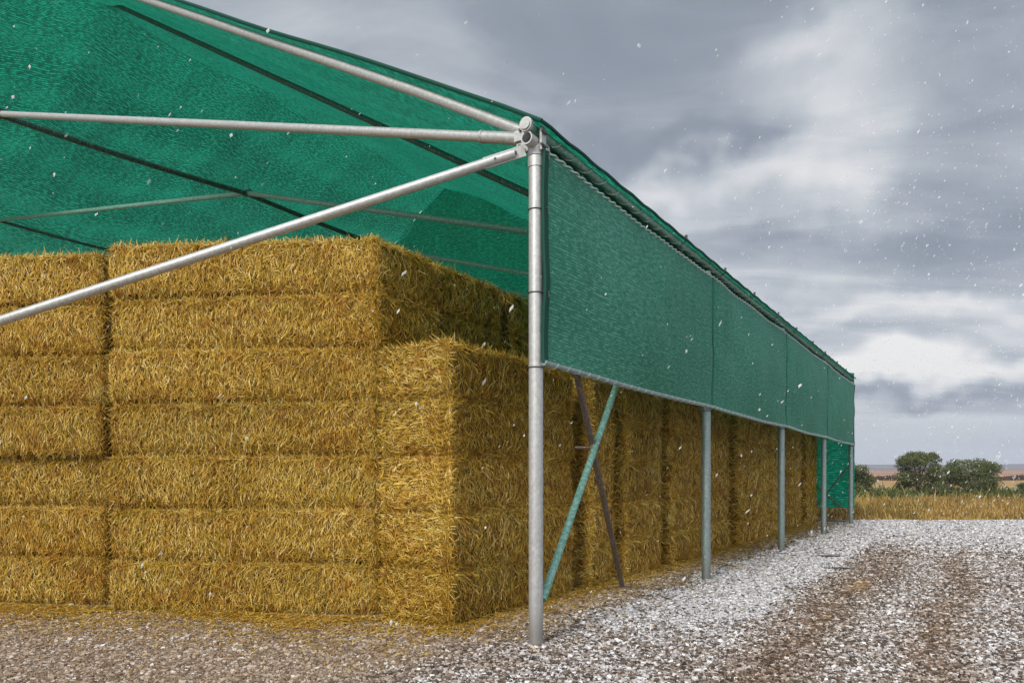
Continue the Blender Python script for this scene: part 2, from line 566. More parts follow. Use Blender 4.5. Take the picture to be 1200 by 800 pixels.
class MB:
    def __init__(s):
        s.v, s.f = [], []

    def path(s, pts, r, seg=14, cap=True, hollow=False):
        pts = [Vector(p) for p in pts]
        rs = r if isinstance(r, (list, tuple)) else [r] * len(pts)
        base = len(s.v)
        prev = None
        for i, p in enumerate(pts):
            d = (pts[min(i + 1, len(pts) - 1)] - pts[max(i - 1, 0)]).normalized()
            if prev is None:
                a = d.cross(Vector((0, 0, 1)))
                if a.length < 0.05:
                    a = d.cross(Vector((0, 1, 0)))
                a.normalize()
            else:
                a = (prev - d * prev.dot(d)).normalized()
            prev = a
            b = d.cross(a)
            for k in range(seg):
                an = 2 * math.pi * k / seg
                s.v.append(p + (a * math.cos(an) + b * math.sin(an)) * rs[i])
        for i in range(len(pts) - 1):
            for k in range(seg):
                k2 = (k + 1) % seg
                s.f.append((base + i * seg + k, base + i * seg + k2, base + (i + 1) * seg + k2, base + (i + 1) * seg + k))
        if cap:
            for i in (0, len(pts) - 1):
                c = len(s.v)
                s.v.append(pts[i].copy())
                for k in range(seg):
                    s.f.append((base + i * seg + k, base + i * seg + (k + 1) % seg, c))
        return s

    def box(s, c, ax, ay, az, hx, hy, hz):
        c = Vector(c)
        base = len(s.v)
        for i in (-1, 1):
            for j in (-1, 1):
                for k in (-1, 1):
                    s.v.append(c + Vector(ax) * hx * i + Vector(ay) * hy * j + Vector(az) * hz * k)
        for q in ((0, 1, 3, 2), (4, 6, 7, 5), (0, 4, 5, 1), (2, 3, 7, 6), (0, 2, 6, 4), (1, 5, 7, 3)):
            s.f.append(tuple(base + x for x in q))
        return s

    def ring(s, c, axis, R1, r2, seg=24, sub=8):
        c = Vector(c)
        axis = Vector(axis).normalized()
        a = axis.cross(Vector((0.3, 0.2, 0.9))).normalized()
        b = axis.cross(a)
        base = len(s.v)
        for i in range(seg):
            an = 2 * math.pi * i / seg
            d = a * math.cos(an) + b * math.sin(an)
            for k in range(sub):
                bn = 2 * math.pi * k / sub
                s.v.append(c + d * (R1 + r2 * math.cos(bn)) + axis * r2 * math.sin(bn))
        for i in range(seg):
            for k in range(sub):
                i2, k2 = (i + 1) % seg, (k + 1) % sub
                s.f.append((base + i * sub + k, base + i2 * sub + k, base + i2 * sub + k2, base + i * sub + k2))
        return s

    def build(s, name, m, parent=None, origin=None, smooth=True):
        me = bpy.data.meshes.new(name)
        og = Vector(origin) if origin is not None else Vector((0, 0, 0))
        me.from_pydata([v - og for v in s.v], [], s.f)
        me.materials.append(m)
        if smooth:
            me.polygons.foreach_set('use_smooth', [True] * len(me.polygons))
            me.update()
            try:
                me.set_sharp_from_angle(angle=R(40))
            except Exception:
                pass
        me.update()
        o = link(name, me, parent)
        o.location = og
        return o


# ------------------------------------------------------------------ ground, fields, hills
def terr_h(x, y):
    d = np.maximum(y - 85, 0)
    return 0.0000135 * d ** 2 / (1 + d / 900.0) * 1.0 + 0.9 * np.sin(x * 0.011 + 1.0) * np.clip(d / 600, 0, 1) + 0.0085 * np.maximum(y - 120, 0) * 0.75


ys = np.concatenate([np.linspace(-40, 80, 25), np.geomspace(85, 2600, 70)])
xs = np.sinh(np.linspace(-4.2, 4.2, 90)) * 75
X, Y = np.meshgrid(xs, ys)
Z = terr_h(X, Y) - 0.02
nv, nu = X.shape
vv = np.stack([X.ravel(), Y.ravel(), Z.ravel()], 1)
idx = np.arange(nv * nu).reshape(nv, nu)
ff = np.stack([idx[:-1, :-1].ravel(), idx[:-1, 1:].ravel(), idx[1:, 1:].ravel(), idx[1:, :-1].ravel()], 1)
tag(link('fields_ground', mesh_np('fields_ground', vv, ff, [M['fields']], True)), kind='structure')

# gravel yard: a slightly uneven sheet
ys = np.concatenate([np.linspace(-8, 14, 120), np.linspace(14.3, 27.2, 50)])
xs = np.concatenate([np.linspace(-60, -14, 24), np.linspace(-13.5, 16, 150), np.linspace(17, 60, 24)])
X, Y = np.meshgrid(xs, ys)


def yard_h(x, y):
    q = (x - P0.x) * (-U.x) + (y - P0.y) * (-U.y)
    z = 0.018 * np.sin(x * 1.3 + 0.7 * y) * np.sin(y * 0.9 + 1) * np.clip(q - 0.2, 0, 1)
    z = z - 0.028 * np.exp(-((q - 2.0) / 0.3) ** 2) - 0.022 * np.exp(-((q - 3.15) / 0.25) ** 2)
    return z


edge = 26.6 + 0.25 * np.sin(X * 0.9) + 0.15 * np.sin(X * 2.3 + 1)
Yc = np.where(Y > 26.9, edge, np.minimum(Y, edge))
Z = yard_h(X, Yc) + 0.012
Z[-1] = -0.03
nv, nu = X.shape
idx = np.arange(nv * nu).reshape(nv, nu)
ff = np.stack([idx[:-1, :-1].ravel(), idx[:-1, 1:].ravel(), idx[1:, 1:].ravel(), idx[1:, :-1].ravel()], 1)
tag(link('gravel_yard', mesh_np('gravel_yard', np.stack([X.ravel(), Yc.ravel(), Z.ravel()], 1), ff, [M['gravel']], True)), kind='structure')

# loose stones, angular chips
def chips(n, x0, x1, y0, y1, size, seed, keep=None):
    r = np.random.default_rng(seed)
    x = r.uniform(x0, x1, n)
    y = r.uniform(y0, y1, n)
    k = np.abs(x) < y * 0.78 + 1.2
    if keep is not None:
        k &= keep(x, y)
    x, y = x[k], y[k]
    n = len(x)
    s = size * r.lognormal(0, 0.38, n)
    s = np.clip(s, size * 0.4, size * 2.4)
    cube = np.array([[i, j, k] for i in (-1, 1) for j in (-1, 1) for k in (-1, 1)], float) * 0.5
    p = cube[None] * (1 + r.uniform(-0.45, 0.25, (n, 8, 3)))
    p *= np.stack([np.ones(n), r.uniform(0.4, 0.95, n), r.uniform(0.45, 0.95, n)], 1)[:, None, :]
    p *= s[:, None, None]
    # random tilt then spin
    ta, tb = r.normal(0, 0.35, n), r.uniform(0, 2 * np.pi, n)
    c, sn = np.cos(ta)[:, None], np.sin(ta)[:, None]
    yv, zv = p[:, :, 1] * c - p[:, :, 2] * sn, p[:, :, 1] * sn + p[:, :, 2] * c
    p[:, :, 1], p[:, :, 2] = yv, zv
    c, sn = np.cos(tb)[:, None], np.sin(tb)[:, None]
    xv, yv = p[:, :, 0] * c - p[:, :, 1] * sn, p[:, :, 0] * sn + p[:, :, 1] * c
    p[:, :, 0], p[:, :, 1] = xv + x[:, None], yv + y[:, None]
    p[:, :, 2] += (yard_h(x, y) + 0.014 + s * 0.08)[:, None]
    f = np.array([(0, 1, 3, 2), (4, 6, 7, 5), (0, 4, 5, 1), (2, 3, 7, 6), (0, 2, 6, 4), (1, 5, 7, 3)])
    F_ = (np.arange(n) * 8)[:, None, None] + f[None]
    return p.reshape(-1, 3), F_.reshape(-1, 4)


def under_bales(x, y):
    q = (x - P0.x) * (-U.x) + (y - P0.y) * (-U.y)
    return ~((q < -1.25) & (y > 8.9 - 0.09 * (x + 5)))


allv, allf, off = [], [], 0
for args in ((270000, -7, 9, 4.9, 9.5, 0.0175, 1), (240000, -9, 14, 9.0, 14.5, 0.0195, 2), (170000, -2, 22, 14, 26.4, 0.027, 3)):
    a, b_ = chips(*args, keep=under_bales)
    allv.append(a)
    allf.append(b_ + off)
    off += len(a)
st = link('gravel_stones', mesh_np('gravel_stones', np.concatenate(allv), np.concatenate(allf), [M['stones']]))
tag(st, 'loose pale and brown gravel chips dusted with snow', 'gravel', kind='stuff')

# wet ruts in the snow band
def puddle(px, py, lx, ly, seed):
    z = EYE * F / (py - 558)
    cx, cy = (px - 600) / F * z, z
    r = random.Random(seed)
    vs, fs = [Vector((cx, cy, 0.036))], []
    n = 40
    for i in range(n):
        a = 2 * math.pi * i / n
        k = 0.6 + 0.4 * r.random()
        vs.append(Vector((cx + math.cos(a) * lx * k, cy + math.sin(a) * ly * k, 0.034)))
    for i in range(n):
        fs.append((0, 1 + i, 1 + (i + 1) % n))
    me = bpy.data.meshes.new('wet_patch')
    me.from_pydata(vs, [], fs)
    me.materials.append(M['mud'])
    return link('wet_patch', me)


tag(puddle(972, 652.5, 0.34, 0.12, 3), kind='structure')
tag(puddle(982, 667, 0.30, 0.09, 4), kind='structure')

# far hills, two low ranges of real relief
def hills(name, y0, depth, hgt, seed, xr):
    xs = np.linspace(-xr, xr, 160)
    tt = np.linspace(0, 1, 14)
    X, T = np.meshgrid(xs, tt)
    prof = np.array([0.72 + 0.5 * mnoise.noise(Vector((x / xr * 9 + seed, seed, 0))) + 0.14 * mnoise.noise(Vector((x / xr * 45, seed, 3))) for x in xs])
    Z = np.sin(T * np.pi * 0.5) ** 1.2 * hgt * prof[None]
    Z += 0.06 * hgt * np.sin(X * 0.012 + T * 5) * T * (1 - T) * 4
    Y = y0 + T * depth
    Z = Z + terr_h(X, np.full_like(X, y0)) - 3
    nv, nu = X.shape
    idx = np.arange(nv * nu).reshape(nv, nu)
    ff = np.stack([idx[:-1, :-1].ravel(), idx[:-1, 1:].ravel(), idx[1:, 1:].ravel(), idx[1:, :-1].ravel()], 1)
    tag(link(name, mesh_np(name, np.stack([X.ravel(), Y.ravel(), Z.ravel()], 1), ff, [M['hills']], True)), kind='structure')


hills('far_hills', 2100, 500, 22, 4.0, 3500)

# ------------------------------------------------------------------ dry grass verge, green weeds, hedge line
def blades(n, xf, y0, y1, h, wd, seed, zf=None, lean=0.25):
    r = np.random.default_rng(seed)
    y = r.uniform(y0, y1, n)
    x = r.uniform(-1, 1, n) * xf * y + 0.0
    x = np.where(x < -0.1 * y, -x, x)
    hh = h * r.lognormal(0, 0.38, n) * np.clip((y - y0) / 1.5 + 0.25, 0, 1) * (0.75 + 0.45 * np.sin(x * 0.8 + y * 0.5) * np.sin(y * 0.37 + 2))
    a = r.uniform(0, np.pi, n)
    lx, ly = r.normal(0, lean, n) * hh, r.normal(0, lean, n) * hh
    z = (zf(x, y) if zf else terr_h(x, y)) - 0.03
    w_ = wd * r.uniform(0.6, 1.4, n)
    dx_, dy_ = np.cos(a) * w_, np.sin(a) * w_
    P = np.stack([np.stack([x - dx_, y - dy_, z], 1), np.stack([x + dx_, y + dy_, z], 1),
                  np.stack([x + lx * 0.4 + dx_ * .8, y + ly * 0.4 + dy_ * .8, z + hh * 0.6], 1), np.stack([x + lx * 0.4 - dx_ * .8, y + ly * .4 - dy_ * .8, z + hh * 0.6], 1),
                  np.stack([x + lx + dx_ * .2, y + ly + dy_ * .2, z + hh], 1), np.stack([x + lx - dx_ * .2, y + ly - dy_ * .2, z + hh], 1)], 1)
    f = np.array([(0, 1, 2, 3), (3, 2, 4, 5)])
    return P.reshape(-1, 3), ((np.arange(n) * 6)[:, None, None] + f[None]).reshape(-1, 4)


v_, f_ = blades(60000, 0.85, 26.4, 48, 0.30, 0.022, 21)
tag(link('dry_grass', mesh_np('dry_grass', v_, f_, [M['dry_grass']])), 'golden dry grass verge at the far edge of the gravel yard', 'grass', kind='stuff')
v_, f_ = blades(30000, 0.85, 47, 66, 0.42, 0.05, 22, lean=0.5)
tag(link('green_weeds', mesh_np('green_weeds', v_, f_, [M['weeds']])), 'low green weeds growing around the foot of the trees', 'weeds', kind='stuff')


def leaf_cloud(centres, radii, n, size, seed, shell=0.55):
    """many small leaf faces filling a set of lobes, more of them near the outside"""
    r = np.random.default_rng(seed)
    centres, radii = np.array(centres), np.array(radii)
    wgt = radii.prod(1) ** (2 / 3)
    k = r.choice(len(centres), n, p=wgt / wgt.sum())
    d = r.normal(size=(n, 3))
    d /= np.linalg.norm(d, axis=1)[:, None]
    rad = (shell + (1 - shell) * r.random(n)) * (1 + 0.10 * r.normal(size=n))
    p = centres[k] + d * radii[k] * rad[:, None]
    a = r.normal(size=(n, 3))
    a /= np.linalg.norm(a, axis=1)[:, None]
    b = np.cross(a, r.normal(size=(n, 3)))
    b /= np.linalg.norm(b, axis=1)[:, None]
    s = size * r.uniform(0.6, 1.5, n)[:, None]
    P = np.stack([p - a * s, p + b * s * .45, p + a * s, p - b * s * .45], 1)
    return P.reshape(-1, 3), (np.arange(n) * 4)[:, None] + np.arange(4)[None]


def tree(px0, px1, ytop, dist, label, seed, kind='bushy_tree'):
    cx = ((px0 + px1) / 2 - 600) / F * dist
    W = (px1 - px0) / F * dist
    H = EYE + (558 - ytop) / F * dist
    z0 = float(terr_h(cx, dist))
    r = random.Random(seed)
    e = empty(kind, (cx, dist, z0))
    tag(e, label, 'tree', 'trees standing beyond the gravel yard')
    mb = MB()
    mb.path([(0, 0, -0.2), (0.05, 0, H * 0.2), (0.0, 0.05, H * 0.45), (0.05, 0, H * 0.75)], [0.14, 0.11, 0.08, 0.03], 8)
    for i in range(7):
        a = r.uniform(0, 6.28)
        h0 = H * r.uniform(0.12, 0.45)
        l_ = W * r.uniform(0.25, 0.42)
        mb.path([(0, 0, h0), (math.cos(a) * l_ * .5, math.sin(a) * l_ * .5, h0 + H * .14), (math.cos(a) * l_, math.sin(a) * l_, h0 + H * r.uniform(.22, .4))], [0.06, 0.045, 0.015], 6)
    mb.build('trunk', M['bark'], e)
    cs, rs = [], []
    for i in range(55):
        a = r.uniform(0, 6.28)
        tt = r.random() ** 0.8
        zz_ = 0.10 + 0.80 * tt
        lim = math.sqrt(max(0.05, 1 - ((zz_ - 0.42) / 0.60) ** 2))
        q = W * 0.5 * lim * r.uniform(0.45, 0.84)
        cs.append((math.cos(a) * q, math.sin(a) * q, H * zz_))
        s_ = W * r.uniform(0.07, 0.15)
        rs.append((s_, s_, s_ * 0.8))
    cs.append((0, 0, H * 0.45))
    rs.append((W * 0.30, W * 0.30, H * 0.34))
    v_, f_ = leaf_cloud(cs, rs, 20000, 0.052 * dist / 50, seed, 0.45)
    v_[:, 2] = np.maximum(v_[:, 2], 0.05)
    link('crown', mesh_np('crown', v_, f_, [M['leaf']]), e)
    return e


tree(1047, 1109, 527, 52, 'taller round green tree, the left one of the close pair beyond the yard', 5)
tree(1104, 1171, 536, 54, 'lower broad green tree, the right one of the close pair beyond the yard', 8)
tree(962, 1024, 541, 56, 'green tree half hidden behind the far end of the shelter', 13)
tree(1192, 1236, 566, 53, 'small green bush cut off by the right edge of the photo', 17, 'bush')
cs, rs = [], []
r_ = random.Random(3)
for i in range(130):
    x = 40 + i * 1.9
    y = 190 + 12 * math.sin(i * 0.13)
    s_ = r_.uniform(0.5, 1.3)
    cs.append((x, y, float(terr_h(x, y)) + s_ * .4))
    rs.append((s_ * 1.5, s_, s_ * .7))
v_, f_ = leaf_cloud(cs, rs, 14000, 0.35, 31)
tag(link('field_hedge', mesh_np('field_hedge', v_, f_, [M['hedge']])), 'thin brown hedge line crossing the distant fields', 'hedge', kind='stuff')

# ------------------------------------------------------------------ the shelter
shed = empty('hay_shelter', sh(0, 0, 0))
tag(shed, 'long open steel pipe shelter roofed and sided with green shade netting', 'shelter')
bpy.context.view_layer.update()
ORG = P0.copy()


def bpart(mb, name, m, parent=shed, smooth=True):
    """vertices are given in world metres; the part is parented with its origin on the shelter's origin"""
    if parent is shed:
        o = mb.build(name, m, None, ORG, smooth)
        o.parent = shed
        o.location = (0, 0, 0)
    else:
        o = mb.build(name, m, None, ORG, smooth)
        o.parent = parent
        o.location = (0, 0, 0)
    return o


EAVE = 4.84
UJ, HJ = 10.9, 7.94
UK, HK = 23.5, 10.0
UR = 17.0
UL = 31.5


def slope(k):
    return 0.548 if k < 0.01 else 0.548 + 0.052 * min(1, k)


# posts
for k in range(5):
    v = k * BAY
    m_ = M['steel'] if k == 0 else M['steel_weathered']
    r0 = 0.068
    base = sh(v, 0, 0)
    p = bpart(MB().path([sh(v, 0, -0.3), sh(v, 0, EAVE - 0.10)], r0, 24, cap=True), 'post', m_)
    if k == 0:
        p['label'] = 'thick pale corner post nearest the camera'
        for hz in (2.62, 3.32, 4.10, 4.60):
            mb = MB().ring(sh(v, 0, hz), (0.02, 0.03, 1), r0 + 0.004, 0.006)
            mb.path([sh(v, -r0 - 0.004, hz), sh(v, -0.14, hz + 0.006), sh(v, -0.145, hz - 0.06)], 0.006, 6)
            bpart(mb, 'wire_tie', M['wire'], p)
        bpart(MB().path([sh(v, 0, EAVE - 0.34), sh(v, 0, EAVE - 0.14)], r0 + 0.008, 24), 'sleeve', M['steel'], p)
    else:
        bpart(MB().ring(sh(v, 0, 2.60), (0.02, 0.03, 1), r0 + 0.004, 0.006).path([sh(v, -r0, 2.6), sh(v, -0.12, 2.62), sh(v, -0.12, 2.70)], 0.006, 6), 'wire_tie', M['wire'], p)
    # snow and gravel heaped round the foot
    bpart(MB().path([sh(v, 0, -0.02), sh(v, 0, 0.02), sh(v, 0, 0.035)], [0.16, 0.12, 0.07], 20), 'foot_collar', M['gravel'], p)

# far left posts that carry the other eave
for k in range(5):
    bpart(MB().path([sh(k * BAY, UL, -0.3), sh(k * BAY, UL, 4.8)], 0.068, 12), 'post', M['steel_weathered'])

# longitudinal eave pipe with cord lacing, and the lower hollow pipe that ends at the corner
ev = bpart(MB().path([sh(-0.16, 0.0, EAVE)] + [sh(LEN * i / 40 + 0.0, -0.03, EAVE - 0.02 * math.sin(math.pi * (i / 10 % 1))) for i in range(1, 41)], 0.045, 18), 'eave_pipe', M['steel_green'])
mb = MB()
mb.path([sh(-0.19, 0, EAVE), sh(-0.155, 0, EAVE)], 0.066, 24)
mb.path([sh(-0.205, 0, EAVE), sh(-0.185, 0, EAVE)], 0.052, 24)
bpart(mb, 'end_cap', M['steel'], ev)
mb = MB()
pts = []
N = 1700
for i in range(N):
    v = 0.25 + (LEN - 0.3) * i / N
    a = 2 * math.pi * v / 0.34
    pts.append(sh(v, -0.03, EAVE - 0.02 * math.sin(math.pi * ((v / LEN * 4) % 1))) + (-U) * math.cos(a) * 0.050 + Vector((0, 0, 1)) * math.sin(a) * 0.050)
mb.path(pts, 0.0065, 5)
bpart(mb, 'lacing_cord', M['rope'], ev)

mb = MB()
c0, c1 = sh(-0.17, 0, EAVE - 0.118), sh(0.16, 0, EAVE - 0.118)
seg = 28
A_, B_ = -U, Vector((0, 0, 1))
base = 0
for c_, rr in ((c0, 0.060), (c1, 0.060), (c1, 0.048), (c0, 0.048)):
    for k in range(seg):
        a = 2 * math.pi * k / seg
        mb.v.append(c_ + (A_ * math.cos(a) + B_ * math.sin(a)) * rr)
for i in range(4):
    for k in range(seg):
        k2 = (k + 1) % seg
        i2 = (i + 1) % 4
        mb.f.append((i * seg + k, i * seg + k2, i2 * seg + k2, i2 * seg + k))
stub = bpart(mb, 'socket_pipe', M['steel'])
bpart(MB().path([sh(-0.01, 0, EAVE - 0.118), sh(0.13, 0, EAVE - 0.118)], 0.0475, 20), 'plug', M['wire'], stub)

# corner bracket plates and bolts
mb = MB()
mb.box(sh(-0.02, 0.10, EAVE - 0.02), V, U, (0, 0, 1), 0.045, 0.10, 0.05)
mb.box(sh(-0.01, -0.082, EAVE - 0.09), V, U, (0, 0, 1), 0.04, 0.012, 0.11)
mb.box(sh(-0.02, 0.10, EAVE - 0.13), V, U, (0, 0, 1), 0.022, 0.09, 0.045)
br = bpart(mb, 'corner_bracket', M['steel'], smooth=False)
for (a, b_) in ((0.13, 0.02), (0.13, -0.13), (-0.11, -0.04), (-0.11, -0.17)):
    bpart(MB().path([sh(-0.09, a, EAVE + b_), sh(0.02, a, EAVE + b_)], 0.014, 6), 'bolt', M['wire'], br)

# rafters, ties (bottom chords) and braces
for k in range(5):
    v = k * BAY
    s_ = slope(k)
    hr = EAVE + s_ * UR
    first = k == 0
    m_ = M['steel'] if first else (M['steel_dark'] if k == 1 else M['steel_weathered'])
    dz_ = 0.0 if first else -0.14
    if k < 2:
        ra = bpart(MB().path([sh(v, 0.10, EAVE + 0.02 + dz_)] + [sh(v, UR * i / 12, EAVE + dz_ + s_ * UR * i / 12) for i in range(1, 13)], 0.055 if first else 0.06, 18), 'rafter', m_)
        if first:
            ra['label'] = 'pale steel rafter along the open gable edge'
        else:
            ra['label'] = 'dark green rafter seen through the open gable'
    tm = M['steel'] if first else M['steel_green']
    tr_ = 0.05 if first else 0.058
    drop = -0.05 if first else 0.0
    hj0 = EAVE - 0.02 + drop
    hj = HJ if first else HJ + 0.3
    if first:
        mb = MB().path([sh(v, 0.08, hj0), sh(v, 0.5, hj0 + (HJ - hj0) * 0.5 / UJ), sh(v, UJ, HJ)], tr_, 16)
    else:
        mb = MB().path([sh(v, 0.9, EAVE + 0.42), sh(v, UJ, hj)], tr_, 16)
    tie = bpart(mb, 'tie_beam', tm)
    if first:
        u0, u1 = 0.62, 0.66
        f0 = lambda uu: sh(v, uu, hj0 + (HJ - hj0) * uu / UJ)
        bpart(MB().path([f0(0.16), f0(0.60)], 0.058, 18).path([f0(0.60), f0(0.63)], 0.063, 18), 'sleeve', M['steel'], tie)
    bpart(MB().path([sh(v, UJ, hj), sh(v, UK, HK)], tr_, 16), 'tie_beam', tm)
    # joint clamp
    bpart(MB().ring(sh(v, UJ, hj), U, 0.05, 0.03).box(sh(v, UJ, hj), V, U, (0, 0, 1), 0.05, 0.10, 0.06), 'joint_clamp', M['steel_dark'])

# purlins along the joints
def purlin(u, z, r, m_, v0=0.0, v1=LEN, sag=0.04, rise=0.0):
    pts = [sh(v0 + (v1 - v0) * i / 48, u, z + rise * min(1, i / 12) - sag * math.sin(math.pi * ((i / 12) % 1))) for i in range(49)]
    return bpart(MB().path(pts, r, 12), 'purlin', m_)


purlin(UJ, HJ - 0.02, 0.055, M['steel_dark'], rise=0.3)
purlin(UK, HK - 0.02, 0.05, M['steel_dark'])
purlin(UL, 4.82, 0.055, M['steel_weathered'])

# long raking stay in front of the open gable, from the corner bracket down to the left
stay_a = sh(-0.10, 0.14, EAVE - 0.20)
q0 = Vector(((0 - 600) / F * 7.05, 7.05, EYE + (558 - 376) / F * 7.05))
dr = (q0 - stay_a)
tg = stay_a.z / (stay_a.z - q0.z)
foot = stay_a + dr * (tg * 1.01)
dn = dr.normalized()
stay = bpart(MB().path([stay_a + dn * 0.03, foot], 0.047, 20), 'stay_pole', M['steel'])
stay['label'] = 'long sloping pale steel stay in front of the bales'
mb = MB()
side = dn.cross(Vector((0, 1, 0.1))).normalized()
fw = dn.cross(side).normalized()
mb.box(stay_a + dn * 0.13 - side * 0.0, dn, side, fw, 0.20, 0.052, 0.012)
bpart(mb, 'flattened_end', M['steel'], stay, smooth=False)
for dd in (0.02, 0.22):
    bpart(MB().path([stay_a + dn * dd - fw * 0.05, stay_a + dn * dd + fw * 0.05], 0.013, 6), 'bolt', M['wire'], stay)
bpart(MB().box(foot, (1, 0, 0), (0, 1, 0), (0, 0, 1), 0.14, 0.14, 0.02), 'foot_plate', M['steel_weathered'], stay, smooth=False)

# X brace in the first bay
def at(px, py, d):
    return Vector(((px - 600) / F * d, d, EYE + (558 - py) / F * d))


a0, a1 = at(636, 702, 6.87), at(722, 452, 8.95)
a_end = a0 + (a1 - a0) * 1.35
ga = bpart(MB().path([a0, a_end], 0.038, 16), 'cross_brace', M['steel_green'])
ga['label'] = 'green tinged brace rising from the corner post foot'
b0, bm_ = at(729, 686, 10.2), at(688, 533, 8.22)
bm_ = a0 + (a1 - a0) * 0.655
bdir = bm_ + Vector((-0.02, 0.075, 0)) - b0
b_end = b0 + bdir * 1.52
bb = bpart(MB().path([b0 - bdir.normalized() * 0.05, b_end], 0.036, 16), 'cross_brace', M['steel_brown'])
bb['label'] = 'rust brown brace standing against the bales'
bpart(MB().ring(bm_ + Vector((0, 0.03, 0)), (a1 - a0), 0.045, 0.018).box(bm_ + Vector((0, 0.03, 0)), V, U, (0, 0, 1), 0.05, 0.03, 0.03).path([bm_ + Vector((-0.22, 0.06, 0.0)), bm_ + Vector((-0.02, 0.03, 0))], 0.014, 8), 'brace_clamp', M['steel_brown'], ga)
bpart(MB().box(Vector((b0.x, b0.y, 0.02)), (1, 0, 0), (0, 1, 0), (0, 0, 1), 0.09, 0.09, 0.03), 'foot_plate', M['steel_brown'], bb, smooth=False)

# small cross brace and ground rail on the last bay end
mb = MB().path([sh(LEN, 0.1, 0.12), sh(LEN, 3.4, 0.12)], 0.03, 8)
mb.path([sh(LEN, 0.05, 0.35), sh(LEN, 1.6, 1.75)], 0.025, 8)
mb.path([sh(LEN, 0.1, 1.9), sh(LEN, 1.4, 0.15)], 0.025, 8)
bpart(mb, 'end_rail', M['steel_brown'])


# --- netting
def sheet(name, fn, nu, nv, m_, parent=shed, uvs=1.0):
    a = np.linspace(0, 1, nu)
    b = np.linspace(0, 1, nv)
    vs, uv = [], []
    for bb_ in b:
        for aa in a:
            p, q = fn(aa, bb_)
            vs.append(p - ORG)
            uv.append(q)
    idx = np.arange(nv * nu).reshape(nv, nu)
    ff = np.stack([idx[:-1, :-1].ravel(), idx[:-1, 1:].ravel(), idx[1:, 1:].ravel(), idx[1:, :-1].ravel()], 1)
    o = link(name, mesh_np(name, np.array([tuple(x) for x in vs]), ff, [m_], True, uv=np.array(uv)), parent)
    return o


def roof_z(v, u):
    k = max(0.0, v / BAY)
    s_ = slope(k)
    hr = EAVE + s_ * UR
    if u <= UR:
        z = EAVE + s_ * u
    elif u <= UK:
        z = hr + (HK - hr) * (u - UR) / (UK - UR)
    else:
        z = HK + (4.84 - HK) * (u - UK) / (UL - UK)
    z -= 0.35 * math.exp(-((u - UR) / 1.0) ** 2)
    return z


def roof_r(a, b):                        # right slope
    v = -0.13 + (LEN + 0.2) * b
    u = -0.14 + (UR + 0.14) * a
    bay = (max(v, 0) / BAY) % 1
    sag = (0.05 + 0.17 * max(0, (u - UR + 3) / 3)) * math.sin(math.pi * bay) * min(1, max(0, u) / 3.0)
    ripple = 0.018 * math.sin(v * 7 + math.sin(u * 0.9) * 2) * min(1, max(0, u) / 2) * min(1, (UR - u) / 2)
    z = roof_z(v, max(u, -0.14)) + 0.11 - sag + ripple
    if u < 0.02:
        z -= 0.02
    return sh(v, u, z), (v, u * 1.15)


def roof_l(a, b):
    v = -0.13 + (LEN + 0.2) * b
    u = UR + (UL + 0.1 - UR) * a
    bay = (max(v, 0) / BAY) % 1
    e_ = max(0, min(1, (u - UR) / 2.0))
    wave = 0.10 * mnoise.noise(Vector((v * 0.25, u * 0.9, 4.0))) * e_
    sag = 0.22 * math.sin(math.pi * bay) * (1 - e_) + 0.30 * math.sin(math.pi * bay) * e_ * abs(math.sin((u - UR) / (UK - UR) * math.pi)) ** 0.6
    fold = 0.12 * math.sin((u - UR) * 4.4 + 0.6 * math.sin(v * 0.7)) * e_ + 0.03 * math.sin(v * 5 + u) * e_
    z = roof_z(v, u) + 0.11 - sag + fold + wave
    return sh(v, u, z), (v, 40 + u * 1.25)


rn = sheet('roof_net', roof_r, 90, 170, M['net_roof'])
rn['label'] = 'green netting over the near roof slope'
rl = sheet('roof_net', roof_l, 90, 130, M['net_roof'])
rl['label'] = 'darker rippled green netting over the far roof slope'
# front hem of the roof, a folded double edge on the gable pipe
mb = MB()
pts = [roof_r(i / 40, 0)[0] + Vector((0, 0, 0.0)) for i in range(41)]
mb.path(pts, 0.022, 8)
bpart(mb, 'hem', M['net_hem'], rn)
mb = MB()
pts = [roof_r(0, i / 120)[0] for i in range(121)]
mb.path([p_ + Vector((0, 0, 0.008 * math.sin(i * 1.7))) for i, p_ in enumerate(pts)], 0.017, 8)
bpart(mb, 'hem', M['net_hem'], rn)
# clips standing on the eave edge
for i in range(26):
    mb = MB()
    v = BAY * (0.36 * i + 0.75 + 0.05 * math.sin(i * 3.1))
    if v > LEN:
        break
    p_ = sh(v, -0.13, EAVE + 0.05)
    mb.path([p_ + Vector((0, 0, -0.05)), p_ + Vector((0, 0, 0.03))], [0.014, 0.02], 6)
    mb.path([p_ + Vector((0, 0, -0.05)), sh(v, -0.05, EAVE - 0.05), sh(v + 0.01, -0.08, EAVE - 0.28)], 0.008, 6)
    bpart(mb, 'net_clip', M['wire'], rn)

TOP, BOT = 4.64, 2.66
COFF = -0.105


